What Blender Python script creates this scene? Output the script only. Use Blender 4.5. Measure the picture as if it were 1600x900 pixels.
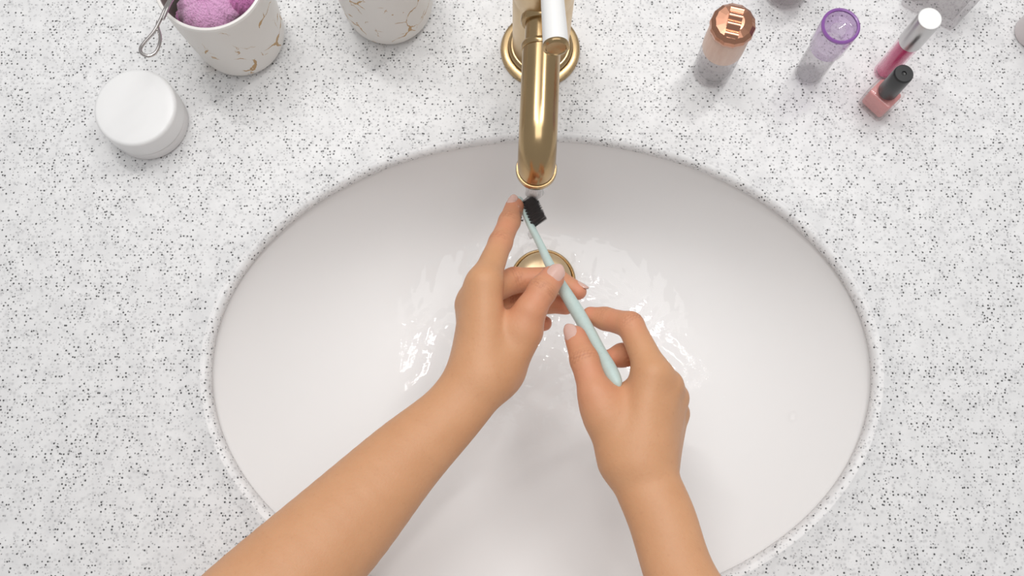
import bpy, bmesh, math, random
import numpy as np
from mathutils import Vector, Matrix

for o in list(bpy.data.objects): bpy.data.objects.remove(o)
S = bpy.context.scene
C = S.collection
random.seed(4); rng = np.random.default_rng(7)

# ------------------------------------------------------------------ camera
F_PX = 1555.0
CAM_H = 0.80
TILT = math.atan((790-450)/F_PX)
cam = bpy.data.cameras.new('camera'); camo = bpy.data.objects.new('camera', cam); C.objects.link(camo)
cam.sensor_width = 36.0; cam.lens = 36.0*F_PX/1600.0
cam.clip_start = 0.01
camo.location = (0, 0, CAM_H); camo.rotation_euler = (TILT, 0, 0)
S.camera = camo
# ------------------------------------------------------------------ world, lights, exposure
w = bpy.data.worlds.new('world'); S.world = w; w.use_nodes = True
w.node_tree.nodes['Background'].inputs[0].default_value = (1.0, 0.99, 0.985, 1)
w.node_tree.nodes['Background'].inputs[1].default_value = 0.50
def area(name, loc, target, size, power, col=(1, .98, .96)):
    l = bpy.data.lights.new(name, 'AREA'); l.shape = 'RECTANGLE'; l.size = size[0]; l.size_y = size[1]
    l.energy = power; l.color = col
    o = bpy.data.objects.new(name, l); C.objects.link(o); o.location = loc
    o.rotation_euler = (Vector(target)-Vector(loc)).to_track_quat('-Z', 'Y').to_euler()
    return o
area('added_rear_panel', (0.05, 1.20, 1.75), (0.02, 0.15, 0), (1.9, 1.4), 12, (1, .995, .99))  # unseen soft panel added behind, gives the spout its bright band
area('added_overhead_light', (0.05, 0.12, 2.1), (0.05, 0.12, 0), (1.3, 1.1), 12.5, (1, .995, .99))  # unseen overhead fill, added to shade the arms and lift the bowl
for (xa, ya), (xb, yb) in (((.25, .58), (.62, .87)), ((-.07, .56), (-.56, .92))):      # two unseen light bars added above the basin for the wet streaks
    o = area('added_streak_light', ((xa+xb)/2, (ya+yb)/2, 1.35), ((xa+xb)/2, (ya+yb)/2, 0), (math.hypot(xb-xa, yb-ya), .045), 4.2)
    o.rotation_euler = (0, 0, math.atan2(yb-ya, xb-xa))
S.view_settings.view_transform = 'Standard'; S.view_settings.look = 'None'
S.view_settings.gamma = 1.0; S.view_settings.use_curve_mapping = False
S.view_settings.exposure = -0.27

# ------------------------------------------------------------------ measuring helpers
FW = Vector((0, math.sin(TILT), -math.cos(TILT))); UP = Vector((0, math.cos(TILT), math.sin(TILT)))
CAMP = Vector((0, 0, CAM_H))
def P(u, v, z):
    """point of the place seen at photo position u,v at height z above the worktop"""
    d = Vector(((u-800)/F_PX, 0, 0)) + UP*((450-v)/F_PX) + FW
    return CAMP + d*((z-CAM_H)/d.z)
def MPP(p):   # metres per photo pixel at a point
    return (Vector(p)-CAMP).dot(FW)/F_PX

# ------------------------------------------------------------------ object helpers
def tag(o, label=None, cat=None, group=None, kind=None):
    if label: o['label'] = label
    if cat: o['category'] = cat
    if group: o['group'] = group
    if kind: o['kind'] = kind
    return o
def empty(name, loc, label=None, cat=None, group=None):
    o = bpy.data.objects.new(name, None); C.objects.link(o); o.location = loc; o.empty_display_size = .02
    return tag(o, label, cat, group)
bpy.context.view_layer.update()
def link(name, me, mat, parent=None, smooth=True):
    """mesh given in world coordinates; kept there under its parent"""
    o = bpy.data.objects.new(name, me); C.objects.link(o)
    if mat: me.materials.append(mat)
    if smooth: me.polygons.foreach_set('use_smooth', [True]*len(me.polygons))
    if parent is not None:
        bpy.context.view_layer.update()
        o.parent = parent; o.matrix_parent_inverse = parent.matrix_world.inverted()
    return o
def mesh(name, vs, fs, mat, parent=None, smooth=True):
    me = bpy.data.meshes.new(name); me.from_pydata([tuple(v) for v in vs], [], fs); me.update()
    bm = bmesh.new(); bm.from_mesh(me); bmesh.ops.recalc_face_normals(bm, faces=bm.faces); bm.to_mesh(me); bm.free()
    return link(name, me, mat, parent, smooth)
def sharp(o, ang=35):
    me = o.data
    bm = bmesh.new(); bm.from_mesh(me)
    for e in bm.edges:
        if len(e.link_faces) == 2 and e.calc_face_angle(0) > math.radians(ang): e.smooth = False
    bm.to_mesh(me); bm.free()
    return o
def lathe(name, prof, origin, mat, parent=None, seg=48, axis=None, scal=None, ang=40, closed=False):
    """prof: (radius, height) list turned round an axis; ends with radius 0 are capped to a point"""
    q = Matrix.Identity(3) if axis is None else Vector(axis).to_track_quat('Z', 'Y').to_matrix()
    vs = []; fs = []; idx = []
    for r, h in prof:
        if r < 1e-7:
            idx.append([len(vs)]); vs.append(Vector(origin)+q@Vector((0, 0, h)))
        else:
            row = []
            for i in range(seg):
                a = 2*math.pi*i/seg; k = scal(a, r, h) if scal else 1
                row.append(len(vs)); vs.append(Vector(origin)+q@Vector((r*k*math.cos(a), r*k*math.sin(a), h)))
            idx.append(row)
    pairs = list(zip(idx[:-1], idx[1:]))
    if closed: pairs.append((idx[-1], idx[0]))
    for A, B in pairs:
        for i in range(seg):
            j = (i+1) % seg
            if len(A) == 1 and len(B) == 1: break
            if len(A) == 1: fs.append((A[0], B[i], B[j]))
            elif len(B) == 1: fs.append((A[i], A[j], B[0]))
            else: fs.append((A[i], A[j], B[j], B[i]))
    return sharp(mesh(name, vs, fs, mat, parent), ang)
def arc(cx, cz, r, a0, a1, n=6):
    return [(cx+r*math.cos(math.radians(a0+(a1-a0)*i/n)), cz+r*math.sin(math.radians(a0+(a1-a0)*i/n))) for i in range(n+1)]
def smooth_path(pts, n=8):
    """Catmull-Rom through points (with any number of extra columns)"""
    pts = np.array([list(p) for p in pts], float); out = []
    P_ = np.vstack([2*pts[0]-pts[1], pts, 2*pts[-1]-pts[-2]])
    for i in range(1, len(P_)-2):
        for k in range(n):
            t = k/n; a, b, c, d = P_[i-1], P_[i], P_[i+1], P_[i+2]
            out.append(.5*((2*b)+(-a+c)*t+(2*a-5*b+4*c-d)*t*t+(-a+3*b-3*c+d)*t**3))
    out.append(pts[-1]); return np.array(out)
def tube_geo(path, radii, seg=20, closed=False, flat=None, caps=True, upv=(0, 0, 1)):
    path = [Vector(p) for p in path]; n = len(path); vs = []; fs = []
    prev = None
    for i, p in enumerate(path):
        a = path[(i-1) % n] if (closed or i > 0) else p
        b = path[(i+1) % n] if (closed or i < n-1) else p
        t = (b-a).normalized()
        u = Vector(upv) if prev is None else prev
        u = (u-t*u.dot(t))
        if u.length < 1e-5: u = t.orthogonal()
        u.normalize(); prev = u; v = t.cross(u)
        f = flat[i] if flat is not None else 1.0
        for k in range(seg):
            an = 2*math.pi*k/seg
            vs.append(p+(v*math.cos(an)+u*math.sin(an)*f)*radii[i])
    m = n if closed else n-1
    for i in range(m):
        for k in range(seg):
            j = (i+1) % n; l = (k+1) % seg
            fs.append((i*seg+k, i*seg+l, j*seg+l, j*seg+k))
    if not closed and caps:
        fs.append(tuple(range(seg))[::-1]); fs.append(tuple((n-1)*seg+k for k in range(seg)))
    return vs, fs
def tube(name, path, radii, mat, parent=None, **kw):
    vs, fs = tube_geo(path, radii, **kw)
    return sharp(mesh(name, vs, fs, mat, parent), 50)

# ------------------------------------------------------------------ materials
def mat(name, col=(.8, .8, .8), rough=.5, metal=0., **kw):
    m = bpy.data.materials.new(name); m.use_nodes = True
    b = m.node_tree.nodes['Principled BSDF']
    b.inputs['Base Color'].default_value = (*col, 1); b.inputs['Roughness'].default_value = rough; b.inputs['Metallic'].default_value = metal
    for k, v in kw.items(): b.inputs[k.replace('_', ' ')].default_value = v
    return m
class N:
    def __init__(s, m): s.m = m; s.t = m.node_tree; s.b = s.t.nodes.get('Principled BSDF'); s.out = s.t.nodes['Material Output']
    def n(s, kind, **kw):
        x = s.t.nodes.new(kind)
        for k, v in kw.items():
            if hasattr(x, k): setattr(x, k, v)
            else: x.inputs[k.replace('_', ' ')].default_value = v
        return x
    def l(s, a, b): s.t.links.new(a, b); return s
    def pos(s, scale=(1, 1, 1)):
        tc = s.n('ShaderNodeTexCoord'); mp = s.n('ShaderNodeMapping'); mp.inputs['Scale'].default_value = scale
        s.l(tc.outputs['Object'], mp.inputs['Vector']); return mp.outputs[0]
    def noise(s, vec, scale, detail=3, rough=.5, dist=0):
        x = s.n('ShaderNodeTexNoise', Scale=scale, Detail=detail, Roughness=rough, Distortion=dist); s.l(vec, x.inputs['Vector']); return x.outputs['Fac']
    def vor(s, vec, scale, feature='F1'):
        x = s.n('ShaderNodeTexVoronoi', Scale=scale); x.feature = feature; s.l(vec, x.inputs['Vector']); return x
    def ramp(s, fac, stops, interp='LINEAR'):
        x = s.n('ShaderNodeValToRGB'); x.color_ramp.interpolation = interp
        e = x.color_ramp.elements
        while len(e) < len(stops): e.new(.5)
        for el, (p, c) in zip(e, stops):
            el.position = p; el.color = (*c, 1) if hasattr(c, '__len__') else (c, c, c, 1)
        s.l(fac, x.inputs[0]); return x.outputs[0]
    def math(s, op, a, b=0.):
        x = s.n('ShaderNodeMath', operation=op)
        for i, v in enumerate((a, b)):
            if isinstance(v, (int, float)): x.inputs[i].default_value = v
            else: s.l(v, x.inputs[i])
        return x.outputs[0]
    def mix(s, fac, a, b):
        x = s.n('ShaderNodeMix', data_type='RGBA')
        for i, v in ((0, fac), (6, a), (7, b)):
            if isinstance(v, (int, float)): x.inputs[i].default_value = v
            elif isinstance(v, tuple): x.inputs[i].default_value = (*v, 1)
            else: s.l(v, x.inputs[i])
        return x.outputs[2]
    def bump(s, h, strength=.3, dist=.001):
        x = s.n('ShaderNodeBump', Strength=strength, Distance=dist); s.l(h, x.inputs['Height'])
        s.l(x.outputs[0], s.b.inputs['Normal']); return x.outputs[0]
    def base(s, c): s.l(c, s.b.inputs['Base Color'])

def clear(name, tint=(1, 1, 1), gloss=1.0, rough=.03, wet=False, edge=None, body=0.0, bodycol=(.9, .9, .9), ior=1.45, bumpscale=None, bstr=.3):
    """thin clear material: lets light straight through, mirrors by Fresnel, with a share of milky body"""
    m = bpy.data.materials.new(name); m.use_nodes = True; q = N(m); q.t.nodes.remove(q.b)
    tr = q.n('ShaderNodeBsdfTransparent'); tr.inputs[0].default_value = (*tint, 1)
    gl = q.n('ShaderNodeBsdfGlossy', Roughness=rough)
    fr = q.n('ShaderNodeFresnel', IOR=ior)
    mx = q.n('ShaderNodeMixShader'); geo = q.n('ShaderNodeNewGeometry'); front = q.math('SUBTRACT', 1.0, geo.outputs['Backfacing'])
    q.l(q.math('MULTIPLY', q.math('MULTIPLY', fr.outputs[0], gloss), front), mx.inputs[0]); q.l(tr.outputs[0], mx.inputs[1]); q.l(gl.outputs[0], mx.inputs[2])
    last = mx.outputs[0]
    if wet:
        wa = q.n('ShaderNodeAttribute', attribute_name='wet'); q.l(q.math('MULTIPLY', q.math('MULTIPLY', q.math('MULTIPLY', fr.outputs[0], gloss), front), wa.outputs['Fac']), mx.inputs[0])
    if edge:
        lw = q.n('ShaderNodeLayerWeight', Blend=.35); q.l(q.mix(q.math('POWER', lw.outputs['Facing'], 1.6), tint, edge), tr.inputs[0])
    if body > 0:
        df = q.n('ShaderNodeBsdfDiffuse'); df.inputs[0].default_value = (*bodycol, 1)
        tl = q.n('ShaderNodeBsdfTranslucent'); tl.inputs[0].default_value = (*bodycol, 1)
        m1 = q.n('ShaderNodeMixShader'); m1.inputs[0].default_value = .5; q.l(df.outputs[0], m1.inputs[1]); q.l(tl.outputs[0], m1.inputs[2])
        m2 = q.n('ShaderNodeMixShader'); m2.inputs[0].default_value = body; q.l(tr.outputs[0], m2.inputs[1]); q.l(m1.outputs[0], m2.inputs[2])
        q.l(m2.outputs[0], mx.inputs[1])
    if bumpscale:
        nz = q.noise(q.pos(), bumpscale, 2); bp = q.n('ShaderNodeBump', Strength=bstr, Distance=.002); q.l(nz, bp.inputs['Height'])
        q.l(bp.outputs[0], gl.inputs['Normal']); q.l(bp.outputs[0], fr.inputs['Normal'])
    q.l(last, q.out.inputs[0]); return m

def m_stone():
    m = mat('speckled_stone', rough=.38); q = N(m); p = q.pos()
    # blotchy white body
    base = q.ramp(q.noise(p, 60, 4, .6), [(.3, (.71, .71, .715)), (.7, (.82, .82, .822))])
    cl = q.noise(p, 42, 3)
    # grains: pale smudges, grey grains, black grains
    for sc, thr, r0, r1, colr, off, st in ((300, .98, .10, .55, (.36, .36, .37), 0, .42), (460, 1.06, .10, .42, (.18, .18, .19), 9.7, .62), (375, 1.20, .20, .38, (.02, .02, .022), 3.1, .95)):
        mp = q.n('ShaderNodeMapping'); mp.inputs['Location'].default_value = (off, off*.7, off*.3); q.l(p, mp.inputs[0])
        v = q.vor(mp.outputs[0], sc); sp = q.n('ShaderNodeSeparateColor'); q.l(v.outputs['Color'], sp.inputs[0])
        d = q.math('MULTIPLY', q.ramp(v.outputs['Distance'], [(r0, 1.0), (r1, 0.0)]), q.math('GREATER_THAN', q.math('ADD', sp.outputs[1], q.math('MULTIPLY', cl, 1.0)), thr))
        if off == 0: base_c = base
        base_c = q.mix(q.math('MULTIPLY', d, st), base_c, colr)
    c = base_c
    q.base(c); m.node_tree.nodes['Principled BSDF'].inputs['Coat Weight'].default_value = .0
    return m
def m_brass(name, rough=.2, col=(.62, .40, .17)):
    m = mat(name, col, rough, 1.0); q = N(m); p = q.pos((1, 1, 1))
    st = q.noise(q.pos((500, 14, 500)), 1, 2)
    q.l(q.ramp(st, [(.3, rough*.9), (.7, rough*1.12)]), q.b.inputs['Roughness'])
    q.base(q.mix(q.noise(p, 40, 3), tuple(c*.9 for c in col), tuple(min(1, c*1.12) for c in col)))
    return m
def m_skin():
    m = mat('skin', (.6, .36, .21), .47); q = N(m); p = q.pos()
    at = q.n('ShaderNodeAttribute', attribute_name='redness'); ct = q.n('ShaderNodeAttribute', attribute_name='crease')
    b = q.mix(q.noise(p, 45, 4, .6), (.595, .300, .152), (.685, .370, .202))
    b = q.mix(q.math('MULTIPLY', at.outputs['Fac'], 1.0), b, (.69, .25, .165))
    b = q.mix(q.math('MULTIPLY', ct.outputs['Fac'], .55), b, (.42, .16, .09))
    b = q.mix(q.ramp(q.noise(p, 260, 2), [(.62, 0.), (.8, .25)]), b, (.50, .23, .12))
    q.base(b)
    q.b.inputs['Subsurface Weight'].default_value = .10; q.b.inputs['Subsurface Radius'].default_value = (1.0, .35, .18)
    q.b.inputs['Subsurface Scale'].default_value = .004; q.b.inputs['Specular IOR Level'].default_value = .38
    v = q.vor(p, 1100, 'DISTANCE_TO_EDGE')
    h = q.math('ADD', q.math('MULTIPLY', v.outputs['Distance'], .5), q.noise(p, 420, 3))
    q.bump(h, .30, .0007)
    return m
def m_veined():
    m = mat('ivory_veined_ceramic', (.8, .77, .72), .38); q = N(m); p = q.pos((1, 1, .8))
    nz = q.n('ShaderNodeTexNoise', Scale=38, Detail=4); q.l(p, nz.inputs['Vector'])
    mx = q.n('ShaderNodeMix', data_type='RGBA', blend_type='ADD'); mx.inputs[0].default_value = .035
    q.l(p, mx.inputs[6]); q.l(nz.outputs['Color'], mx.inputs[7])
    v = q.vor(mx.outputs[2], 26, 'DISTANCE_TO_EDGE')
    thick = q.math('MULTIPLY', q.ramp(q.noise(p, 45, 2), [(.50, 0.), (.72, 1.)]), .050)
    line = q.math('LESS_THAN', v.outputs['Distance'], thick)
    v2 = q.vor(mx.outputs[2], 47, 'DISTANCE_TO_EDGE')
    l2 = q.math('MULTIPLY', q.math('LESS_THAN', v2.outputs['Distance'], q.math('MULTIPLY', q.ramp(q.noise(p, 62, 2), [(.55, 0.), (.72, 1.)]), .03)), .8)
    body = q.mix(q.noise(p, 20, 3), (.76, .735, .70), (.83, .81, .78))
    veinc = q.mix(q.noise(p, 150, 2), (.60, .36, .13), (.34, .20, .07))
    q.base(q.mix(q.math('MAXIMUM', line, l2), body, veinc))
    return m
def m_ceramic():
    m = mat('white_ceramic', (.85, .845, .842), .42); q = N(m)
    q.b.inputs['Specular IOR Level'].default_value = .28
    q.base(q.mix(q.noise(q.pos(), 9, 3), (.84, .835, .832), (.86, .855, .852))); return m
def m_mint():
    m = mat('mint_bioplastic', (.62, .78, .74), .42); q = N(m); p = q.pos()
    c = q.mix(q.noise(p, 260, 3), (.48, .605, .575), (.56, .68, .65))
    c = q.mix(q.ramp(q.noise(p, 900, 2), [(.6, 0.), (.75, .5)]), c, (.36, .50, .48)); q.base(c); return m
M = {}
M['stone'] = m_stone(); M['ceramic'] = m_ceramic(); M['brass'] = m_brass('brushed_brass', .22, (.47, .335, .18)); M['brass_pale'] = m_brass('brushed_brass_satin', .34, (.70, .54, .34))
M['skin'] = m_skin(); M['veined'] = m_veined(); M['mint'] = m_mint()
M['nail'] = mat('fingernail', (.80, .56, .47), .16, Coat_Weight=.5); qn = N(M['nail']); qn.base(qn.mix(qn.noise(qn.pos(), 150, 2), (.66, .40, .33), (.74, .50, .43)))
M['bristle'] = mat('black_nylon', (.018, .017, .018), .32); qn = N(M['bristle']); qn.base(qn.mix(qn.noise(qn.pos(), 700, 2), (.018, .017, .017), (.10, .09, .092)))
def plain(name, col, rough, var=.06, scale=60, **kw):
    m = mat(name, col, rough, **kw); q = N(m)
    q.base(q.mix(q.noise(q.pos(), scale, 3), tuple(c*(1-var) for c in col), tuple(min(1, c*(1+var)) for c in col))); return m
M['white'] = plain('white_gloss_plastic', (.82, .82, .82), .3, .01)
M['frost'] = plain('white_frosted_plastic', (.80, .79, .79), .45, .04, 300)
qn = N(M['frost']); qn.bump(qn.noise(qn.pos(), 900, 2), .35, .0006)
M['rim'] = plain('cup_rim_glaze', (.85, .83, .80), .2, .01)
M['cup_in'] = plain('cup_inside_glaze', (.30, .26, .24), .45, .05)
M['lever'] = plain('white_lever_enamel', (.83, .83, .82), .16, .01)
M['steel'] = plain('polished_steel', (.55, .52, .51), .16, .03, metal=1.0)
M['rose'] = plain('rose_gold', (.55, .28, .185), .20, .03, metal=1.0)
M['silver'] = plain('satin_silver', (.62, .61, .61), .32, .03, metal=1.0)
M['silver_top'] = plain('silver_cap_top', (.88, .88, .87), .35, .01)
M['black'] = plain('black_plastic', (.016, .017, .018), .3, .1)
def m_puff(name, a, b):
    m = mat(name, a, .9); q = N(m); p = q.pos()
    q.base(q.mix(q.noise(q.pos((1, 1, .25)), 500, 4, .7), a, b)); q.bump(q.noise(q.pos((1, 1, .2)), 700, 3), .9, .002)
    q.b.inputs['Sheen Weight'].default_value = .4; return m
M['puff'] = m_puff('lilac_plush', (.66, .30, .56), (.80, .46, .70)); M['puff2'] = m_puff('magenta_plush', (.58, .14, .44), (.72, .28, .56))
M['water'] = clear('water_film', ior=1.33, rough=.03, gloss=1.3, wet=True, bumpscale=130, bstr=.085)
M['drop'] = clear('water_drop', ior=1.33, rough=.02, gloss=1.0)
M['glass'] = clear('clear_glass', tint=(.985, .98, .98), ior=1.5, gloss=1.0, body=.03, edge=(.74, .68, .68))
M['glass_thick'] = clear('thick_clear_glass', tint=(.965, .955, .958), ior=1.5, gloss=1.3, body=.07, edge=(.62, .60, .61), bodycol=(.8, .78, .78))
M['liquid'] = clear('clear_liquid', tint=(.97, .965, .965), ior=1.36, gloss=1.2, body=.08, edge=(.66, .64, .65))
M['purple'] = clear('violet_clear_plastic', tint=(.86, .77, .90), ior=1.45, gloss=1.2, body=.24, bodycol=(.52, .38, .60))
M['milky'] = clear('milky_clear_plastic', tint=(.985, .98, .985), ior=1.45, gloss=1.0, body=.14, edge=(.74, .73, .74), bodycol=(.86, .85, .86))

# ------------------------------------------------------------------ worktop and sink
CX, CY, AX, BY = 0.0241, 0.1130, 0.2690, 0.1925
NT = 192
def counter():
    vs = []; fs = []; rows = []
    def ring(fn):
        rows.append([len(vs)+i for i in range(NT)]); vs.extend(fn(2*math.pi*i/NT) for i in range(NT))
    R = .0062
    prof = [(.010, -.0105), (.0012, -.0105), (0, -.0095), (0, -R)]+[(R-R*math.cos(a), -R+R*math.sin(a)) for a in np.linspace(0, math.pi/2, 9)[1:-1]]+[(R, 0), (R+.0006, .0004), (R+.0016, .0004), (R+.0024, 0), (.03, 0), (.08, 0)]
    for dr, z in prof: ring(lambda a: (CX+(AX+dr)*math.cos(a), CY+(BY+dr)*math.sin(a), z))
    X0, X1, Y0, Y1 = -.95, .95, -.34, .60
    def rect(a, z):
        dx, dy = AX*math.cos(a), BY*math.sin(a); t = 1e9
        if dx > 1e-9: t = min(t, (X1-CX)/dx)
        if dx < -1e-9: t = min(t, (X0-CX)/dx)
        if dy > 1e-9: t = min(t, (Y1-CY)/dy)
        if dy < -1e-9: t = min(t, (Y0-CY)/dy)
        return (CX+dx*t, CY+dy*t, z)
    ring(lambda a: rect(a, 0)); ring(lambda a: rect(a, -.030)); ring(lambda a: (CX+(AX+.045)*math.cos(a), CY+(BY+.045)*math.sin(a), -.030)); ring(lambda a: (CX+(AX+.045)*math.cos(a), CY+(BY+.045)*math.sin(a), -.0105))
    rows.append(rows[0])
    for A, B in zip(rows[:-1], rows[1:]):
        for i in range(NT): fs.append((A[i], A[(i+1) % NT], B[(i+1) % NT], B[i]))
    o = sharp(mesh('countertop', vs, fs, M['stone']), 60)
    tag(o, 'white speckled stone countertop around the oval sink', 'countertop')
counter()
DEPTH = .120
DR = P(848, 440, -DEPTH); DX, DY = DR.x, DR.y; RD = .0300
def bowl_pt(q, a, lift=0.):
    """q = 0 at the drain, 1 at the rim"""
    cx = DX+(CX-DX)*q; cy = DY+(CY-DY)*q
    ax = RD+(AX+.003-RD)*q; by = RD+(BY+.003-RD)*q
    z = -DEPTH+.010*q+(DEPTH-.010-.0125)*(q**3.0)
    return Vector((cx+ax*math.cos(a), cy+by*math.sin(a), z+lift))
sink = empty('sink', (CX, CY, -.03), 'white ceramic oval undermount sink bowl with brass drain', 'sink')
def bowl():
    vs = []; fs = []; rows = []
    def ring(fn):
        rows.append([len(vs)+i for i in range(NT)]); vs.extend(fn(2*math.pi*i/NT) for i in range(NT))
    for q in np.linspace(0, 1, 48): ring(lambda a: bowl_pt(q, a))
    ring(lambda a: (CX+(AX+.03)*math.cos(a), CY+(BY+.03)*math.sin(a), -.0115))
    ring(lambda a: (CX+(AX+.03)*math.cos(a), CY+(BY+.03)*math.sin(a), -.021))
    for q in np.linspace(1, 0, 24): ring(lambda a: bowl_pt(q, a)+Vector((0, 0, -.010)))
    for A, B in zip(rows[:-1], rows[1:]):
        for i in range(NT): fs.append((A[i], A[(i+1) % NT], B[(i+1) % NT], B[i]))
    sharp(mesh('bowl', vs, fs, M['ceramic'], sink), 70)
bowl()
lathe('drain_ring', [(.0312, .0), (.0312, .0022), (.030, .0036), (.0275, .0030), (.0255, .0005), (.0250, -.006), (.0235, -.016), (0, -.018)], (DX, DY, -DEPTH), M['brass'], sink)
lathe('drain_stopper', [(0, -.016), (.010, -.016), (.010, .0045), (.0262, .0055), (.0272, .0066), (.0270, .0080), (.0245, .0100), (.017, .0122), (.008, .0132), (0, .0134)], (DX, DY, -DEPTH), M['brass_pale'], sink)

# ------------------------------------------------------------------ faucet
FB = P(844, 79, 0)
fau = empty('faucet', FB, 'brushed brass single lever faucet with white handle behind the sink', 'faucet')
lathe('base_flange', [(0, 0), (.0342, 0), (.0345, .003), (.0335, .0052), (.0300, .0064), (.0282, .0064), (.0276, .0075), (.0276, .010), (.0262, .0118), (.0245, .0122), (0, .0122)], FB, M['brass'], fau, 64)
lathe('body', [(0, .012), (.0240, .012), (.0240, .098), (.0237, .100), (.0240, .102), (.0240, .146), (.0230, .1485), (.020, .1495), (0, .150)], FB, M['brass_pale'], fau, 64)
SZ = .098
tip = P(838, 265, .074); 
sdir = Vector((tip.x-FB.x, tip.y-FB.y, 0)); slen = sdir.length; sdir.normalize()
def sp(d, z): return Vector((FB.x, FB.y, 0))+sdir*d+Vector((0, 0, z))
RB = .026
path = [sp(.018, SZ), sp(.022, SZ)]; rad = [.0113, .0113]
lathe('spout_rosette', [(.0133, 0), (.0168, 0), (.0168, .004), (.0156, .0055), (.0133, .0055)], sp(.0205, SZ), M['brass'], fau, 40, axis=sdir)
neck_end = .045
path = [sp(.010, SZ), sp(.024, SZ), sp(neck_end, SZ)]; rad = [.0131]*3
tube('spout_neck', path, rad, M['brass'], fau, seg=40)
path = [sp(neck_end, SZ), sp(neck_end+.0005, SZ)]+[sp(d, SZ) for d in np.linspace(neck_end+.01, slen-RB, 6)]
for a in np.linspace(8, 90, 12): path.append(sp(slen-RB+RB*math.sin(math.radians(a)), SZ-RB+RB*math.cos(math.radians(a))))
path.append(sp(slen, tip.z+.002))
rad = [.0145]*len(path)
spo = tube('spout', path, rad, M['brass'], fau, seg=48)
lathe('spout_collar', [(.0135, 0), (.0152, .0004), (.0158, .002), (.0158, .0036), (.0153, .0050), (.0142, .0054), (.0135, .0054)], sp(neck_end-.003, SZ), M['brass'], spo, 48, axis=sdir)
lathe('outlet_ring', [(.0143, .006), (.0152, .006), (.0158, .0045), (.0158, .001), (.0152, 0), (.0115, 0), (.0110, .002), (.0108, .006), (0, .006)], (tip.x, tip.y, tip.z-.003), M['brass'], spo, 48)
LT = P(868.5, 70, .168); LB = Vector((FB.x+.002, FB.y+.004, .153))
ld = (LT-LB).normalized(); Lr = 21*MPP(LT)
lev = lathe('lever', [(0, 0), (Lr*.80, 0), (Lr*.80, .004), (Lr*.97, (LT-LB).length-.0015), (Lr*.97, (LT-LB).length), (0, (LT-LB).length)], LB, M['lever'], fau, 40, axis=ld)
lathe('lever_cap', [(0, 0), (Lr*.99, 0), (Lr*1.02, .001), (Lr*1.0, .0024), (Lr*.80, .0034), (Lr*.74, .0026), (Lr*.3, .0020), (0, .0020)], LT, M['brass'], lev, 40, axis=ld)
lathe('lever_mount', [(.0, 0), (.0185, 0), (.0188, .004), (.0170, .009), (.010, .0125), (0, .0130)], (FB.x, FB.y, .1485), M['brass'], fau, 40)

# ------------------------------------------------------------------ arms and hands (implicit surface -> one mesh each)
def smin(a, b, k):
    h = np.maximum(k-np.abs(a-b), 0)/k
    return np.minimum(a, b)-h*h*k*.25
def cap_sdf(X, Y, Z, a, b, ra, rb, flat=None):
    ab = b-a; L2 = max(float(ab@ab), 1e-12)
    px, py, pz = X-a[0], Y-a[1], Z-a[2]
    t = np.clip((px*ab[0]+py*ab[1]+pz*ab[2])/L2, 0, 1)
    px = px-t*ab[0]; py = py-t*ab[1]; pz = pz-t*ab[2]
    r = ra+(rb-ra)*t
    if flat is not None:
        n, f = flat; dn = px*n[0]+py*n[1]+pz*n[2]
        e = (1/f**2-1)
        return (np.sqrt(px*px+py*py+pz*pz+e*dn*dn)-r)*(.5+.5*f)
    return np.sqrt(px*px+py*py+pz*pz)-r
def surface_nets(D, org, h):
    ins = D < 0; nx, ny, nz = D.shape
    cnt = np.zeros((nx-1, ny-1, nz-1), np.int8)
    for i in (0, 1):
        for j in (0, 1):
            for k in (0, 1): cnt += ins[i:nx-1+i, j:ny-1+j, k:nz-1+k]
    act = np.argwhere((cnt > 0) & (cnt < 8))
    idx = -np.ones(cnt.shape, np.int32); idx[act[:, 0], act[:, 1], act[:, 2]] = np.arange(len(act))
    acc = np.zeros((len(act), 3)); num = np.zeros(len(act))
    cor = [(i, j, k) for i in (0, 1) for j in (0, 1) for k in (0, 1)]
    val = {c: D[act[:, 0]+c[0], act[:, 1]+c[1], act[:, 2]+c[2]] for c in cor}
    for c in cor:
        for ax in range(3):
            if c[ax]: continue
            d = list(c); d[ax] = 1; d = tuple(d); va, vb = val[c], val[d]
            m = (va < 0) != (vb < 0); t = np.where(m, va/np.where(m, va-vb, 1), 0)
            pt = np.tile(np.array(c, float), (len(act), 1)); pt[:, ax] = t
            acc += pt*m[:, None]; num += m
    V = (act+acc/num[:, None])*h+org
    Fq = []
    for ax in range(3):
        s0 = [slice(None)]*3; s1 = [slice(None)]*3; s0[ax] = slice(0, -1); s1[ax] = slice(1, None)
        e = np.argwhere(ins[tuple(s0)] != ins[tuple(s1)])
        o1, o2 = (ax+1) % 3, (ax+2) % 3
        e = e[(e[:, o1] > 0) & (e[:, o2] > 0) & (e[:, o1] < D.shape[o1]-1) & (e[:, o2] < D.shape[o2]-1)]
        flip = ins[e[:, 0], e[:, 1], e[:, 2]]
        def cid(d1, d2):
            q = e.copy(); q[:, o1] += d1; q[:, o2] += d2; return idx[q[:, 0], q[:, 1], q[:, 2]]
        quad = np.stack([cid(-1, -1), cid(0, -1), cid(0, 0), cid(-1, 0)], 1)
        quad[~flip] = quad[~flip][:, ::-1]
        Fq.append(quad)
    Fq = np.vstack(Fq); Fq = Fq[(Fq >= 0).all(1)]
    return V, Fq
def V3(t):  # (u, v, z, r_px) -> position, radius in metres
    p = P(t[0], t[1], t[2]); return np.array(p), t[3]*MPP(p)

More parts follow.
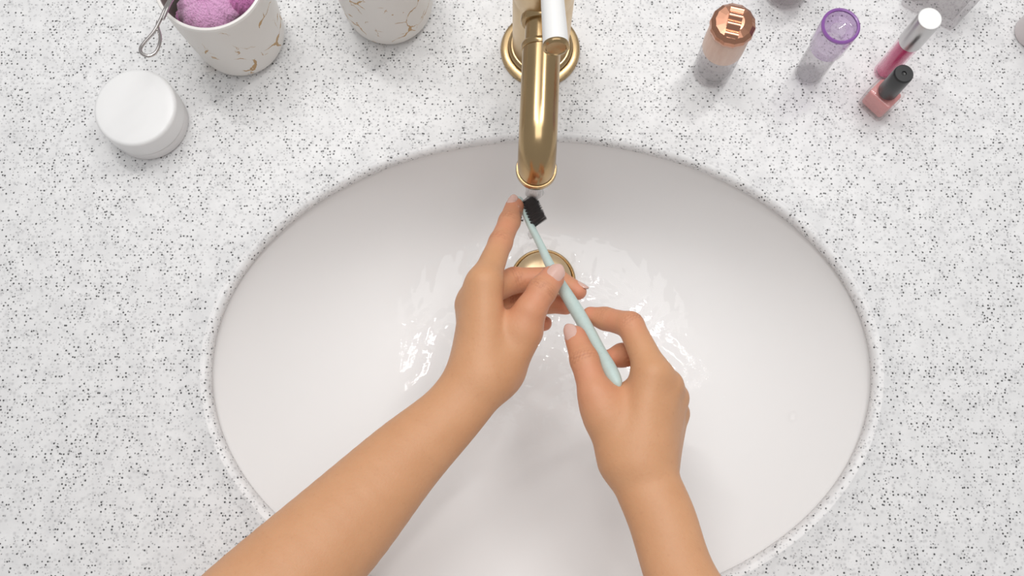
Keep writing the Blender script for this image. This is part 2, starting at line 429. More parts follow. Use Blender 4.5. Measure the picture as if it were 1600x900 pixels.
def build_arm(name, forearm, body, fingers, parent, label, h=.00105, kb=.010):
    """body: list of segments [(u,v,z,rpx),(u,v,z,rpx), flat or None, k]; fingers: dict name -> dict(pts, k)"""
    prims = []
    ch_ = [list(P(*t[:3]))+[t[3]*MPP(P(*t[:3]))] for t in forearm]; ch_ = smooth_path(ch_, 6)
    for i in range(len(ch_)-1): prims.append((ch_[i][:3], ch_[i+1][:3], ch_[i][3], ch_[i+1][3], zf, .0012))
    for s in body:
        a, ra = V3(s[0]); b, rb = V3(s[1]); prims.append((a, b, ra, rb, s[2] if len(s) > 2 else None, s[3] if len(s) > 3 else kb))
    fch = {}
    for fn, fd in fingers.items(): fch[fn] = [V3(t) for t in fd['pts']]
    allp = np.array([p for pr in prims for p in (pr[0], pr[1])]+[p for c in fch.values() for p, r in c])
    mr = .055
    lo = allp.min(0)-mr; hi = allp.max(0)+mr
    n = np.ceil((hi-lo)/h).astype(int)+1
    ax = [lo[i]+h*np.arange(n[i]) for i in range(3)]
    BIG = .03; MARG = .016
    def block(a, b, r):
        l = np.minimum(a, b)-r-MARG; u = np.maximum(a, b)+r+MARG
        return tuple(slice(max(0, int((l[i]-lo[i])/h)), min(n[i], int((u[i]-lo[i])/h)+2)) for i in range(3))
    def grids(sl):
        return (ax[0][sl[0]][:, None, None].astype(np.float32), ax[1][sl[1]][None, :, None].astype(np.float32), ax[2][sl[2]][None, None, :].astype(np.float32))
    Bd = np.full(n, BIG, np.float32)
    for a, b, ra, rb, fl, k in prims:
        sl = block(a, b, max(ra, rb)); X, Y, Z = grids(sl)
        d = cap_sdf(X, Y, Z, a, b, ra, rb, fl).astype(np.float32)
        Bd[sl] = smin(Bd[sl], d, k)
    R = Bd.copy()
    for fn, ch in fch.items():
        pts = np.array([p for p, r in ch]); rm = max(r for p, r in ch)
        sl = block(pts.min(0), pts.max(0), rm); X, Y, Z = grids(sl)
        fdist = np.full(Bd[sl].shape, BIG, np.float32)
        for (a, ra), (b, rb) in zip(ch[:-1], ch[1:]):
            fdist = smin(fdist, cap_sdf(X, Y, Z, a, b, ra, rb).astype(np.float32), .0035)
        # slight waist between the joints, like real phalanges
        R[sl] = np.minimum(R[sl], smin(Bd[sl], fdist, fingers[fn].get('k', .008)))
    V, Fq = surface_nets(R, lo, h)
    # light smoothing
    E_ = np.vstack([Fq[:, [0, 1]], Fq[:, [1, 2]], Fq[:, [2, 3]], Fq[:, [3, 0]]])
    for it in range(3):
        acc = np.zeros_like(V); cnt = np.zeros(len(V))
        np.add.at(acc, E_[:, 0], V[E_[:, 1]]); np.add.at(cnt, E_[:, 0], 1)
        np.add.at(acc, E_[:, 1], V[E_[:, 0]]); np.add.at(cnt, E_[:, 1], 1)
        V = V*.45+acc/cnt[:, None]*.55
    # the skin's own redness at finger tips and knuckles, creases over the joints
    red = np.zeros(len(V)); cre = np.zeros(len(V)); disp = np.zeros(len(V))
    me = bpy.data.meshes.new(name); me.from_pydata(V.tolist(), [], Fq.tolist()); me.update()
    nor = np.zeros(len(V)*3); me.vertex_normals.foreach_get('vector', nor); nor = nor.reshape(-1, 3)
    for fn, ch in fch.items():
        fd = fingers[fn]
        for i, (p, r) in enumerate(ch):
            if i == 0: continue
            amt = .9 if i == len(ch)-1 else .5
            d2 = ((V-p)**2).sum(1); red = np.maximum(red, amt*np.exp(-d2/(1.6*r)**2))
            mid = (p+ch[i-1][0])/2
            if i > 1: red = np.maximum(red, .62*np.exp(-((V-mid)**2).sum(1)/(1.7*r)**2))
            if i < len(ch)-1 and not (fn == 'thumb' and i == 1):
                axv = ch[i+1][0]-ch[i-1][0]; axv /= np.linalg.norm(axv)
                s = (V-p)@axv; near = d2 < (1.9*r)**2
                dors = np.array(fd.get('dorsal', (0, 0, 1.))); side = np.clip((nor@dors)*1.6-.35, 0, 1)
                wav = np.zeros(len(V))
                for off, am in ((-.0030, .7), (-.0008, 1.), (.0016, .8), (.0036, .45)):
                    wob = .0005*np.sin(V[:, 0]*1800+V[:, 1]*1500+off*3000)
                    wav = np.maximum(wav, am*np.exp(-((s-off+wob)/.00055)**2))
                m = near*side*wav*fd.get('crease', 1.)
                disp -= m*.00055; cre = np.maximum(cre, m*.9)
        red = np.maximum(red, .0)
    V = V+nor*disp[:, None]
    me.vertices.foreach_set('co', V.astype(np.float32).ravel()); me.update()
    a = me.attributes.new('redness', 'FLOAT', 'POINT'); a.data.foreach_set('value', red.astype(np.float32))
    a = me.attributes.new('crease', 'FLOAT', 'POINT'); a.data.foreach_set('value', cre.astype(np.float32))
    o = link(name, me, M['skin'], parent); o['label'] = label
    return o, fch
def nail(parent, base, tipp, r0, r1, normal, width, length, shift=0.):
    """curved plate on the back of the last finger segment"""
    a = Vector(base); b = Vector(tipp); t = (b-a).normalized(); nrm = Vector(normal); nrm = (nrm-t*nrm.dot(t)).normalized(); s = t.cross(nrm)
    vs = []; fs = []; NU, NW = 14, 14
    for layer in (0, 1):
        for i in range(NU+1):
            u = -1+2*i/NU
            hw = (1-abs(u)**4.5*.55) if u > 0 else (1-abs(u)**3.2*.45)
            for j in range(NW+1):
                wv = (-1+2*j/NW); 
                uu = u*(1-.12*wv*wv) if u > 0 else u*(1-.22*wv*wv)
                ph = wv*hw*width/(r1*1.02)/2
                edge = max(abs(wv)**4, (abs(u)**6 if u < 0 else 0))
                rad = r1+.00045-.0007*edge-(0.0009 if layer else 0)-.0006*max(0, u)**2
                ctr = b+t*(shift+uu*length/2)
                vs.append(ctr+(nrm*math.cos(ph)+s*math.sin(ph))*rad)
    W = NW+1; n1 = (NU+1)*W
    for i in range(NU):
        for j in range(NW):
            q = (i*W+j, i*W+j+1, (i+1)*W+j+1, (i+1)*W+j); fs.append(q); fs.append(tuple(n1+k for k in q[::-1]))
    bd = [j for j in range(W)]+[i*W+NW for i in range(1, NU+1)]+[NU*W+j for j in range(NW-1, -1, -1)]+[i*W for i in range(NU-1, 0, -1)]
    for k in range(len(bd)):
        p, q = bd[k], bd[(k+1) % len(bd)]; fs.append((p, q, n1+q, n1+p))
    return mesh('fingernail', vs, fs, M['nail'], parent)

person = empty('person', P(800, 1150, .12), 'bare tanned forearms and hands rinsing a mint toothbrush over the sink', 'person')
# --- arm from lower left: hand with stretched index finger, thumb and middle finger holding the brush
zf = (np.array((0, 0, 1.)), .80)
LW = (735, 604, .058)
L_fore = [(250, 1105, .150, 106), (390, 962, .122, 97), (523, 832, .095, 82), (627, 722, .075, 63), (704, 648, .064, 50.5), (748, 592, .060, 50)]
L_body = [
    [(756, 585, .060, 40), (757, 446, .066, 27), None, .012],
    [(745, 585, .054, 36), (742, 468, .055, 25), None, .012],
    [(737, 588, .044, 32), (738, 494, .036, 23), None, .012],
    [(737, 592, .034, 28), (742, 517, .020, 21), None, .012],
    [(776, 588, .052, 35), (819, 518, .058, 30), None, .010],
    [(790, 580, .040, 28), (790, 520, .036, 30), None, .014],
    [(792, 536, .050, 18), (764, 490, .050, 18), None, .012],
    [(732, 476, .050, 21), (734, 486, .046, 20), None, .006],
]
L_f = {
    'index': dict(pts=[(758, 438, .064, 24), (782, 379, .043, 18.2), (796, 346, .030, 16.6), (804, 323, .021, 15)], k=.010, dorsal=(-.35, .1, .9)),
    'middle': dict(pts=[(745, 464, .052, 23), (803, 438, .029, 20), (866, 434, .030, 17), (903, 455, .034, 14)], k=.006, dorsal=(.3, .5, .8)),
    'ring': dict(pts=[(738, 490, .034, 22), (795, 470, .006, 19), (856, 472, .012, 17), (884, 478, .018, 14)], k=.006, dorsal=(.3, .5, .8)),
    'pinky': dict(pts=[(742, 514, .018, 20), (792, 500, -.010, 17), (832, 500, -.006, 15), (850, 505, -.002, 12.5)], k=.006, dorsal=(.3, .5, .8)),
    'thumb': dict(pts=[(812, 512, .060, 27), (828, 486, .064, 24.5), (848, 453, .064, 22.3), (862, 435, .060, 20)], k=.007, dorsal=(.1, .0, 1.)),
}
armL, fL = build_arm('arm', L_fore, L_body, L_f, person, 'forearm and hand coming from the lower left, index finger stretched out')
(p0, r0), (p1, r1) = fL['thumb'][-2:]; nail(armL, p0, p1, r0, r1, (.12, .0, 1), .0162, .0180, .0003)
(p0, r0), (p1, r1) = fL['index'][-2:]; nail(armL, p0, p1, r0, r1, (-.35, .35, .8), .0105, .0115, .001)
(p0, r0), (p1, r1) = fL['middle'][-2:]; nail(armL, p0, p1, r0, r1, (.55, .75, .35), .0100, .0110, .001)
# --- arm from the bottom: hand pinching the end of the brush handle
R_fore = [(1175, 1160, .150, 84), (1115, 1012, .122, 70), (1063, 900, .102, 55), (1034, 810, .092, 52.5), (1008, 748, .086, 51), (1002, 715, .084, 52)]
R_body = [
    [(992, 722, .088, 40), (1018, 590, .092, 27), None, .0085],
    [(1006, 722, .086, 40), (1040, 604, .084, 26), None, .0085],
    [(1020, 726, .078, 36), (1050, 622, .070, 25), None, .0085],
    [(1030, 730, .068, 30), (1054, 646, .054, 22), None, .0085],
    [(974, 712, .080, 40), (940, 640, .086, 28), None, .014],
    [(985, 690, .066, 34), (985, 640, .062, 30), None, .014],
    [(958, 632, .080, 18), (1000, 606, .080, 18), None, .014],
]
R_f = {
    'index': dict(pts=[(1020, 582, .090, 26), (985, 508, .077, 20.5), (946, 498, .061, 17.5), (923, 493, .056, 14)], k=.010, dorsal=(.3, .35, .9)),
    'middle': dict(pts=[(1042, 602, .080, 24), (1006, 552, .046, 20), (972, 555, .056, 18), (948, 562, .062, 14)], k=.006),
    'ring': dict(pts=[(1052, 622, .066, 22), (1034, 596, .026, 19), (1012, 620, .022, 17), (1004, 636, .034, 14)], k=.006),
    'pinky': dict(pts=[(1054, 646, .052, 20), (1048, 632, .022, 17), (1030, 650, .018, 15), (1022, 662, .028, 12.5)], k=.006),
    'thumb': dict(pts=[(944, 648, .086, 28), (929, 612, .088, 25), (913, 562, .083, 22), (899, 526, .074, 17.5)], k=.012, dorsal=(-.3, .1, 1.)),
}
armR, fR = build_arm('arm', R_fore, R_body, R_f, person, 'forearm and hand rising from the bottom edge, thumb and index pinching the handle end')
(p0, r0), (p1, r1) = fR['thumb'][-2:]; nail(armR, p0, p1, r0, r1, (-.55, .1, .8), .0135, .0155, .0005)

# ------------------------------------------------------------------ toothbrush
tb = empty('toothbrush', P(966, 603, .091), 'mint green toothbrush with black bristles held under the running water', 'toothbrush')
ctl = [(811, 309, .012, 4.0, .55), (813, 313, .0135, 8.0, .55), (820, 330, .018, 9.5, .5), (827, 348, .0225, 8.5, .6), (836, 366, .0268, 6.4, .9), (846, 386, .032, 6.2, 1), (858, 412, .0385, 7.4, 1), (872, 438, .045, 8.6, 1), (889, 466, .0525, 10.2, 1), (906, 494, .060, 11.0, 1), (922, 522, .0675, 10.8, 1), (937, 549, .075, 10.2, 1), (950, 573, .0815, 12.0, 1), (959, 590, .086, 11.5, 1), (965, 600, .0888, 8.0, 1), (967.5, 605, .090, 2.5, 1)]
rows = []
for u, v, z, r, f in ctl:
    p = P(u, v, z); rows.append([p.x, p.y, p.z, r*MPP(p), f])
sm = smooth_path(rows, 5)
bdir = Vector((.80, .12, .52)).normalized()
tube('handle', [Vector(r[:3]) for r in sm], [max(.0004, r[3]) for r in sm], M['mint'], tb, seg=28, flat=[min(1, r[4]) for r in sm], upv=bdir)
h0 = P(815, 319, .0155); h1 = P(831, 355, .0240)
hax = (h1-h0); hl = hax.length; hax.normalize(); bd = (bdir-hax*bdir.dot(hax)).normalized(); hs = hax.cross(bd)
vs = []; fs = []
for i in range(8):
    for j in range(3):
        c = h0+hax*(hl*(i+.5)/8)+hs*((j-1)*.0030)+bd*.0016
        for k in range(34):
            a = random.uniform(0, 6.283); rr = .00092*math.sqrt(random.random())
            st = c+hax*(rr*math.cos(a))+hs*(rr*math.sin(a))
            spread = hax*(rr*math.cos(a)*.9+random.uniform(-.0003, .0003))+hs*(rr*math.sin(a)*.9+random.uniform(-.0003, .0003))
            e = st+bd*(.0118+random.uniform(-.0008, .0006))+spread
            b0 = len(vs); w_ = .00013
            for q_, ww in ((st, w_), (e, w_*.7)):
                for kk in range(4): 
                    an = kk*math.pi/2; vs.append(q_+hax*(ww*math.cos(an))+hs*(ww*math.sin(an)))
            for kk in range(4): fs.append((b0+kk, b0+(kk+1) % 4, b0+4+(kk+1) % 4, b0+4+kk))
            fs.append((b0+4, b0+5, b0+6, b0+7))
br = mesh('bristles', vs, fs, M['bristle'], tb, smooth=False); tag(br, 'black nylon bristles', kind='stuff')

# ------------------------------------------------------------------ water
def stream_mat():
    m = bpy.data.materials.new('aerated_water'); m.use_nodes = True; q = N(m); q.t.nodes.remove(q.b)
    tr = q.n('ShaderNodeBsdfTransparent'); df = q.n('ShaderNodeBsdfDiffuse'); df.inputs[0].default_value = (.9, .9, .9, 1)
    gl = q.n('ShaderNodeBsdfGlossy', Roughness=.3)
    f = q.ramp(q.noise(q.pos((1, 1, .12)), 420, 3, .6), [(.30, .30), (.70, .80)])
    m1 = q.n('ShaderNodeMixShader'); q.l(f, m1.inputs[0]); q.l(tr.outputs[0], m1.inputs[1]); q.l(df.outputs[0], m1.inputs[2])
    fr = q.n('ShaderNodeFresnel', IOR=1.33); m2 = q.n('ShaderNodeMixShader'); q.l(q.math('MULTIPLY', fr.outputs[0], .25), m2.inputs[0]); q.l(m1.outputs[0], m2.inputs[1]); q.l(gl.outputs[0], m2.inputs[2])
    q.l(m2.outputs[0], q.out.inputs[0]); return m
M['stream'] = stream_mat()
vs = []; fs = []; SEG = 28; zz = np.concatenate([np.linspace(tip.z, .022, 16), np.linspace(.018, -.105, 26)])
for i, z in enumerate(zz):
    k = 0 if z > .03 else min(1, (.03-z)/.12)
    for s in range(SEG):
        a = 2*math.pi*s/SEG
        r = .0074*(1 if z > .021 else .32)*(1+.07*math.sin(3*a+z*160)+.06*math.sin(5*a-z*230+1)+k*.2*math.sin(2*a+z*300))
        vs.append((tip.x+r*math.cos(a)+.0014*k*math.sin(z*150), tip.y+r*math.sin(a)-.004*k, z))
for i in range(len(zz)-1):
    for s in range(SEG): fs.append((i*SEG+s, i*SEG+(s+1) % SEG, (i+1)*SEG+(s+1) % SEG, (i+1)*SEG+s))
fs.append(tuple(range(SEG))); fs.append(tuple((len(zz)-1)*SEG+s for s in range(SEG)))
tag(mesh('water_stream', vs, fs, M['stream']), 'clear stream of tap water falling from the brass spout', 'water', kind='stuff')
# rippled film of water running over the bowl floor to the drain
def film():
    vs = []; fs = []; NA, NQ = 200, 90
    sx, sy = DX-.012, DY-.002
    for i in range(NQ+1):
        for j in range(NA):
            a = 2*math.pi*j/NA
            edge = .60+.05*math.sin(3*a+1)+.035*math.sin(5*a+.4)+.02*math.sin(11*a)
            q = .015+(edge-.015)*i/NQ
            p = bowl_pt(q, a)
            d = math.hypot(p.x-sx, p.y-sy)
            rip = .00012*math.sin(d*420)*math.exp(-((d-.075)/.03)**2)+.0006*math.exp(-((d-.070)/.006)**2)
            rip += .00027*math.sin(p.x*230+2*math.sin(p.y*90))*math.sin(p.y*180+1.5*math.sin(p.x*120))+.00008*math.sin(p.x*610+p.y*500)*math.sin(p.y*700-p.x*260)
            th = .0022*min(1, (1-i/NQ)*6)
            vs.append(p+Vector((0, 0, th+rip*min(1, (1-i/NQ)*5))))
    for i in range(NQ):
        for j in range(NA): fs.append((i*NA+j, i*NA+(j+1) % NA, (i+1)*NA+(j+1) % NA, (i+1)*NA+j))
    o = mesh('water_film', vs, fs, M['water'])
    at = o.data.attributes.new('wet', 'FLOAT', 'POINT'); at.data.foreach_set('value', [min(1., (1-i/NQ)*2.2)**1.5 for i in range(NQ+1) for j in range(NA)])
    if sum(p.normal.z for p in o.data.polygons) < 0: o.data.flip_normals()
    tag(o, 'thin rippling film of water spread round the drain', 'water', kind='stuff')
film()

def blob(vs, fs, c, r, sc=(1, 1, 1), n=8):
    b0 = len(vs)
    for i in range(n+1):
        th = math.pi*i/n
        for j in range(n*2):
            ph = math.pi*j/n
            vs.append((c[0]+r*sc[0]*math.sin(th)*math.cos(ph), c[1]+r*sc[1]*math.sin(th)*math.sin(ph), c[2]+r*sc[2]*math.cos(th)))
    for i in range(n):
        for j in range(2*n):
            k = (j+1) % (2*n); fs.append((b0+i*2*n+j, b0+i*2*n+k, b0+(i+1)*2*n+k, b0+(i+1)*2*n+j))
vs = []; fs = []
for k in range(22):
    t = random.random(); c = P(803+14*t+random.uniform(-2, 3), 311+36*t+random.uniform(-3, 3), .026+.006*t+random.uniform(-.003, .004))
    blob(vs, fs, c, random.uniform(.0010, .0026), (1, 1, .8))
tag(mesh('water_splash', vs, fs, M['drop']), 'clear beads of water clinging between fingertip and bristles', 'water', kind='stuff')
vs = []; fs = []
spots = [(866, 713, .0022), (820, 745, .0012), (900, 735, .0010), (1243, 655, .0052), (640, 700, .0012), (880, 250, .0016), (900, 262, .0012), (760, 252, .0014), (950, 300, .0012), (700, 330, .0012), (1150, 480, .0014), (1210, 400, .0014), (560, 480, .0016), (480, 560, .0013), (1000, 420, .0014), (1130, 620, .0018), (560, 640, .0014), (1180, 560, .0012)]
grid = [(bowl_pt(q, a)) for q in np.linspace(.02, .99, 90) for a in np.linspace(0, 2*math.pi, 240, endpoint=False)]
ga = np.array([list(p) for p in grid])-np.array(CAMP); dep = ga@np.array(FW); gu = 800+F_PX*ga[:, 0]/dep; gv = 450-F_PX*(ga@np.array(UP))/dep
for u, v, rr in spots:
    c = grid[int(np.argmin((gu-u)**2+(gv-v)**2))]; blob(vs, fs, c+Vector((0, 0, .0002)), rr, (1, 1, .32))
tag(mesh('water_droplets', vs, fs, M['drop']), 'small clear water droplets scattered over the sink bowl', 'water', kind='stuff')

# ------------------------------------------------------------------ things on the worktop
# white cream jar
jb = P(236, 194, 0)
jar = empty('cosmetic_jar', jb, 'white round cosmetic jar with screw lid at the upper left', 'jar')
lathe('body', [(a*1.03, b*1.05) for a, b in [(0, 0), (.0285, 0), (.0305, .0008), (.0318, .003), (.0318, .0128), (.0310, .0136), (.0300, .0140), (.0300, .016), (0, .016)]], jb, M['frost'], jar, 72)
lathe('lid', [(a*1.03, b*1.05) for a, b in [(.0300, .0142), (.0319, .0142), (.0325, .0150), (.0327, .0170), (.0327, .0320)]+arc(.0295, .0330, .0032, 0, 90, 6)+[(.024, .0365), (0, .0366)]], jb, M['white'], jar, 72)
# ivory cups
def cup(base, label):
    t = empty('cup', base, label, 'cup', 'ivory cups with gold veins')
    kx, kz = 1.04, 1.105
    def kk(pr): return [(a*kx, b*kz) for a, b in pr]
    out = [(0, .0006), (.026, .0004), (.0300, .001), (.0335, .0035), (.0356, .0080), (.0370, .015), (.0385, .035), (.0402, .065), (.0413, .0905)]
    o = lathe('body', kk(out), (0, 0, 0), M['veined'], None, 72); o.location = base; o.parent = t; o.location = (0, 0, 0); o.rotation_euler.z = random.uniform(0, 6)
    lathe('rim', kk([(.0413, .0900), (.0414, .0915), (.0408, .0928), (.0397, .0932), (.0387, .0926), (.0384, .0910), (.0384, .0890)]), base, M['rim'], t, 72)
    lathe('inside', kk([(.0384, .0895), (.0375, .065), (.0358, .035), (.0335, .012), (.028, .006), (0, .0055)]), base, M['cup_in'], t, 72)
    return t
cup1 = cup(P(381, 63, 0), 'ivory cup with gold veins holding lilac puffs and a steel loop')
cup2 = cup(P(610, 15, 0), 'ivory cup with gold veins standing nearer the faucet')
def puff(c, r, sc, m, label, axis):
    vs = []; fs = []; n = 40; q = Vector(axis).to_track_quat('Z', 'Y').to_matrix()
    for i in range(n+1):
        th = math.pi*i/n
        for j in range(2*n):
            ph = math.pi*j/n
            k = 1+.035*math.sin(9*ph+3*math.sin(2*th))*math.sin(th)+.02*math.sin(17*ph+5*th)+random.uniform(-.012, .012)
            vs.append(Vector(c)+q@Vector((r*sc[0]*k*math.sin(th)*math.cos(ph), r*sc[1]*k*math.sin(th)*math.sin(ph), r*sc[2]*k*math.cos(th))))
    for i in range(n):
        for j in range(2*n):
            k = (j+1) % (2*n); fs.append((i*2*n+j, i*2*n+k, (i+1)*2*n+k, (i+1)*2*n+j))
    tag(mesh('makeup_puff', vs, fs, m), label, 'makeup puff')
c1 = Vector(cup1.location)
puff(c1+Vector((-.005, -.013, .080)), .0265, (.90, .92, .80), M['puff'], 'lilac plush makeup puff at the front of the cup', (.05, -.1, 1))
puff(c1+Vector((.0215, -.004, .082)), .0145, (1, 1.1, 1.2), M['puff2'], 'magenta plush makeup puff at the right inside the cup', (.1, -.1, 1))
puff(c1+Vector((-.0265, -.0165, .071)), .0080, (1, .9, 1.2), M['puff2'], 'small pink plush puff low at the left inside the cup', (-.1, -.1, 1))
# steel loop handle leaning out of the cup
tool = empty('steel_tool', P(300, -30, .03), 'thin polished steel tool with a looped handle leaning out of the cup', 'tool')
rod = [P(312, -40, .050), P(285, -24, .088), P(264, 2, .113), P(250, 32, .119), P(240, 50, .121)]
loop = [P(240, 50, .121), P(226, 66, .124), P(219.5, 76, .126), P(222, 84, .127), P(232, 87.5, .127), P(243, 82, .126), P(249, 69, .124), P(250, 56, .1215), P(246, 41, .1190), P(247, 33, .1185)]
pa = smooth_path([list(p) for p in rod[:-1]]+[list(p) for p in loop], 6)
tube('looped_wire', [Vector(p) for p in pa], [.0013]*len(pa), M['steel'], tool, seg=12)
ra = smooth_path([list(p+Vector((.0022, .0008, .0003))) for p in rod[:-1]], 6)
tube('second_wire', [Vector(p) for p in ra], [.0013]*len(ra), M['steel'], tool, seg=12)

# perfume with rose gold cap
pb = P(1112, 111, 0)
pf = empty('perfume_bottle', pb, 'clear round perfume bottle with peach sleeve and rose gold cap', 'bottle')
lathe('glass', [(0, 0), (.0135, 0), (.0158, .0010), (.0166, .0035), (.0166, .050), (.0150, .052), (0, .052)], pb, M['glass_thick'], pf, 56)
lathe('liquid', [(0, .007), (.0120, .007), (.0140, .009), (.0145, .012), (.0145, .030), (0, .030)], pb, M['liquid'], pf, 48)
def m_peach():
    m = mat('peach_sleeve', (.78, .55, .45), .35); q = N(m); q.base(q.mix(q.noise(q.pos((1, 1, .15)), 260, 3), (.70, .47, .38), (.84, .66, .56))); q.bump(q.noise(q.pos((1, 1, .2)), 500, 3), .5, .001); return m
lathe('sleeve', [(0, .046), (.0160, .046), (.0168, .0465), (.0170, .050), (.0167, .080), (.0150, .082), (0, .082)], pb, m_peach(), pf, 56)
capm = lathe('cap', [(.0150, .0795), (.0172, .0800), (.0176, .0830), (.0170, .0865), (.0140, .0895), (.0080, .0908), (0, .0912)], pb, M['rose'], pf, 28, scal=lambda a, r, h: 1+(.035*abs(math.sin(7*a)) if r > .012 else .02*math.sin(5*a)), ang=3)
vs = []; fs = []; d = Vector((.25, .97, 0)).normalized(); sd = Vector((.97, -.25, 0))
K = 60
for i in range(K+1):
    t = -1+2*i/K; z = .0922-.0052*t*t+.0022*abs(math.sin((t+1)*math.pi*2.0))**1.3
    for sx, dz in ((-.0056, -.006), (-.0053, 0), (.0053, 0), (.0056, -.006)): vs.append(Vector(pb)+d*(t*.0158)+sd*sx+Vector((0, 0, z+dz)))
for i in range(K):
    for k in range(3): fs.append((i*4+k, i*4+k+1, (i+1)*4+k+1, (i+1)*4+k))
fs.append((0, 1, 2, 3)); fs.append((K*4, K*4+1, K*4+2, K*4+3))
sharp(mesh('ribbon', vs, fs, M['rose'], capm), 50)

# clear tube with violet cap
tbp = P(1262, 116, 0)
tu = empty('clear_tube', tbp, 'slim clear empty tube with a violet see-through cap', 'tube')
lathe('tube_body', [(a, b*1.08) for a, b in [(0, 0), (.0085, 0), (.0112, .0014), (.0122, .0045), (.0124, .055), (.0114, .055), (.0112, .006), (.0090, .0032), (0, .003)]], tbp, M['milky'], tu, 48)
lathe('cap', [(a, b*1.08) for a, b in [(.0126, .050), (.0138, .050), (.0146, .0515), (.0150, .080), (.0146, .0822), (.0134, .0826), (.0124, .0818), (.0118, .0760), (.0085, .0748), (0, .0746)]], tbp, M['purple'], tu, 48)
lathe('cap_ring', [(a, b*1.08) for a, b in [(.0127, .0812), (.0150, .0806), (.0151, .0822), (.0140, .0830), (.0128, .0826)]], tbp, plain('violet_rim', (.26, .10, .36), .2, .05), tu, 48, closed=True)
lathe('cap_disc', [(a, b*1.08) for a, b in [(0, .0752), (.0060, .0752), (.0064, .0758), (.0060, .0764), (0, .0764)]], tbp, M['milky'], tu, 40)

# lip gloss
gb = P(1381, 113, 0)
lg = empty('lip_gloss', gb, 'magenta lip gloss tube with tall satin silver cap', 'lip gloss')
M['gloss'] = plain('magenta_gloss', (.66, .045, .22), .18, .15, 90, Coat_Weight=.6)
lathe('gloss_fill', [(a, b*1.14) for a, b in [(0, .0028), (.0066, .0028), (.0076, .0045), (.0078, .050), (0, .050)]], gb, M['gloss'], lg, 40)
lathe('tube_wall', [(a, b*1.14) for a, b in [(0, 0), (.0080, 0), (.0088, .0008), (.0090, .003), (.0090, .052), (.0080, .052)]], gb, clear('pink_clear_plastic', tint=(.98, .86, .90), ior=1.45, gloss=.8), lg, 40)
lathe('wand_stem', [(a, b*1.14) for a, b in [(0, .030), (.0016, .030), (.0016, .050), (0, .050)]], gb, M['black'], lg, 16)
sc_ = lathe('cap', [(a, b*1.14) for a, b in [(.0078, .0515), (.0094, .0515), (.0096, .0522), (.0096, .0846), (.0092, .0852), (.0090, .0852)]], gb, M['silver'], lg, 48)
lathe('cap_top', [(a, b*1.14) for a, b in [(0, .0853), (.0088, .0853), (.0090, .0850), (.0090, .0840), (0, .0840)]], gb, M['silver_top'], sc_, 48)

# nail polish
def rbox(name, c, ux, hx, hy, z0, z1, rr, m, parent, bev=.002, n=6):
    ux = Vector(ux).normalized(); uy = Vector((-ux.y, ux.x, 0)); vs = []; fs = []
    def outline(inset):
        pts = []
        for sx, sy, a0 in ((1, 1, 0), (-1, 1, 90), (-1, -1, 180), (1, -1, 270)):
            for k in range(n+1):
                a = math.radians(a0+90*k/n); r_ = max(rr-inset, .0002)
                pts.append((sx*(hx-rr)+r_*math.cos(a), sy*(hy-rr)+r_*math.sin(a)))
        return pts
    prof = [(bev, z0)]+[(bev-bev*math.sin(a), z0+bev-bev*math.cos(a)) for a in (.5, 1.05, 1.57)]+[(bev-bev*math.sin(a), z1-bev+bev*math.cos(a)) for a in (1.57, 1.05, .5)]+[(bev, z1)]
    L_ = None; rows = []
    for ins, z in prof:
        o = outline(ins); rows.append([len(vs)+i for i in range(len(o))]); vs.extend(Vector((c[0], c[1], 0))+ux*x+uy*y+Vector((0, 0, z)) for x, y in o)
    for A, B in zip(rows[:-1], rows[1:]):
        for i in range(len(A)): fs.append((A[i], A[(i+1) % len(A)], B[(i+1) % len(A)], B[i]))
    fs.append(tuple(rows[0])); fs.append(tuple(rows[-1]))
    return sharp(mesh(name, vs, fs, m, parent), 40)
nb = P(1367, 165, 0); un = (.69, -.72, 0)
npl = empty('nail_polish', nb, 'pink nail polish bottle with black cap in front of the lip gloss', 'nail polish')
rbox('glass', nb, un, .0128, .0105, 0, .029, .004, M['glass'], npl, .002)
M['pinkp'] = plain('pink_lacquer', (.76, .33, .32), .3, .12, 160)
rbox('polish', nb, un, .0110, .0088, .0042, .0262, .003, M['pinkp'], npl, .0015)
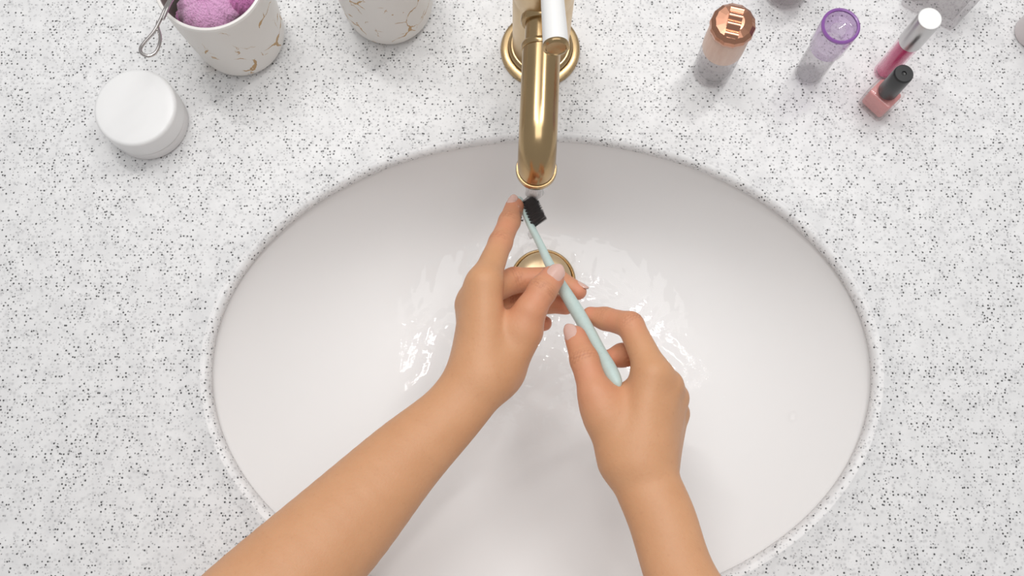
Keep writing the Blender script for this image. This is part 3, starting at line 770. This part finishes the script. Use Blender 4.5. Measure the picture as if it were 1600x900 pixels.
lathe('neck', [(0, .0285), (.0070, .0285), (.0070, .033), (0, .033)], nb, M['glass'], npl, 32)
nc = lathe('cap', [(0, .0305), (.0080, .0305), (.0083, .0312), (.0080, .063), (.0077, .0645), (.0070, .0652), (.0020, .0652), (.0016, .0640), (0, .0638)], nb, M['black'], npl, 40)

# square glass bottle behind the lip gloss, cut by the top edge
qb = P(1458, 6, 0); uq = (.87, -.50, 0)
sq = empty('square_bottle', qb, 'clear square glass bottle behind the silver gloss cap', 'bottle')
rbox('glass', qb, uq, .0255, .0170, 0, .060, .005, M['glass_thick'], sq, .003)
rbox('liquid', qb, uq, .0205, .0125, .007, .044, .003, M['liquid'], sq, .002)
lathe('cap', [(0, .060), (.0100, .060), (.0105, .061), (.0105, .082), (.0095, .083), (0, .083)], qb, M['silver'], sq, 40)
# round grey glass bottle, cut by the top edge
rb_ = P(1226, -14, 0)
rbt = empty('round_bottle', rb_, 'grey round glass bottle cut off by the top edge', 'bottle')
lathe('glass', [(0, 0), (.0150, 0), (.0182, .0012), (.0197, .0045), (.0200, .010), (.0200, .060), (.0180, .066), (.0100, .070), (0, .070)], rb_, M['glass_thick'], rbt, 56)
lathe('contents', [(0, .004), (.0140, .004), (.0172, .0060), (.0180, .010), (.0180, .050), (0, .050)], rb_, clear('greyish_lotion', tint=(.84, .81, .82), body=.35, bodycol=(.62, .58, .59), ior=1.4), rbt, 48)
lathe('cap', [(0, .070), (.0110, .070), (.0115, .071), (.0115, .088), (.0105, .089), (0, .089)], rb_, M['silver'], rbt, 40)
# pale bottle at the right edge
eb = P(1612, 52, 0)
eo = empty('lotion_bottle', eb, 'pale pinkish white bottle at the right edge of the picture', 'bottle')
M['palepink'] = plain('pale_pink_plastic', (.74, .68, .68), .35, .03)
lathe('body', [(0, 0), (.0130, 0), (.0152, .001), (.0160, .004), (.0160, .050), (.0150, .054), (.0100, .057), (0, .057)], eb, M['palepink'], eo, 48)
lathe('cap', [(0, .057), (.0098, .057), (.0102, .058), (.0100, .074), (.0092, .076), (0, .076)], eb, M['white'], eo, 40)
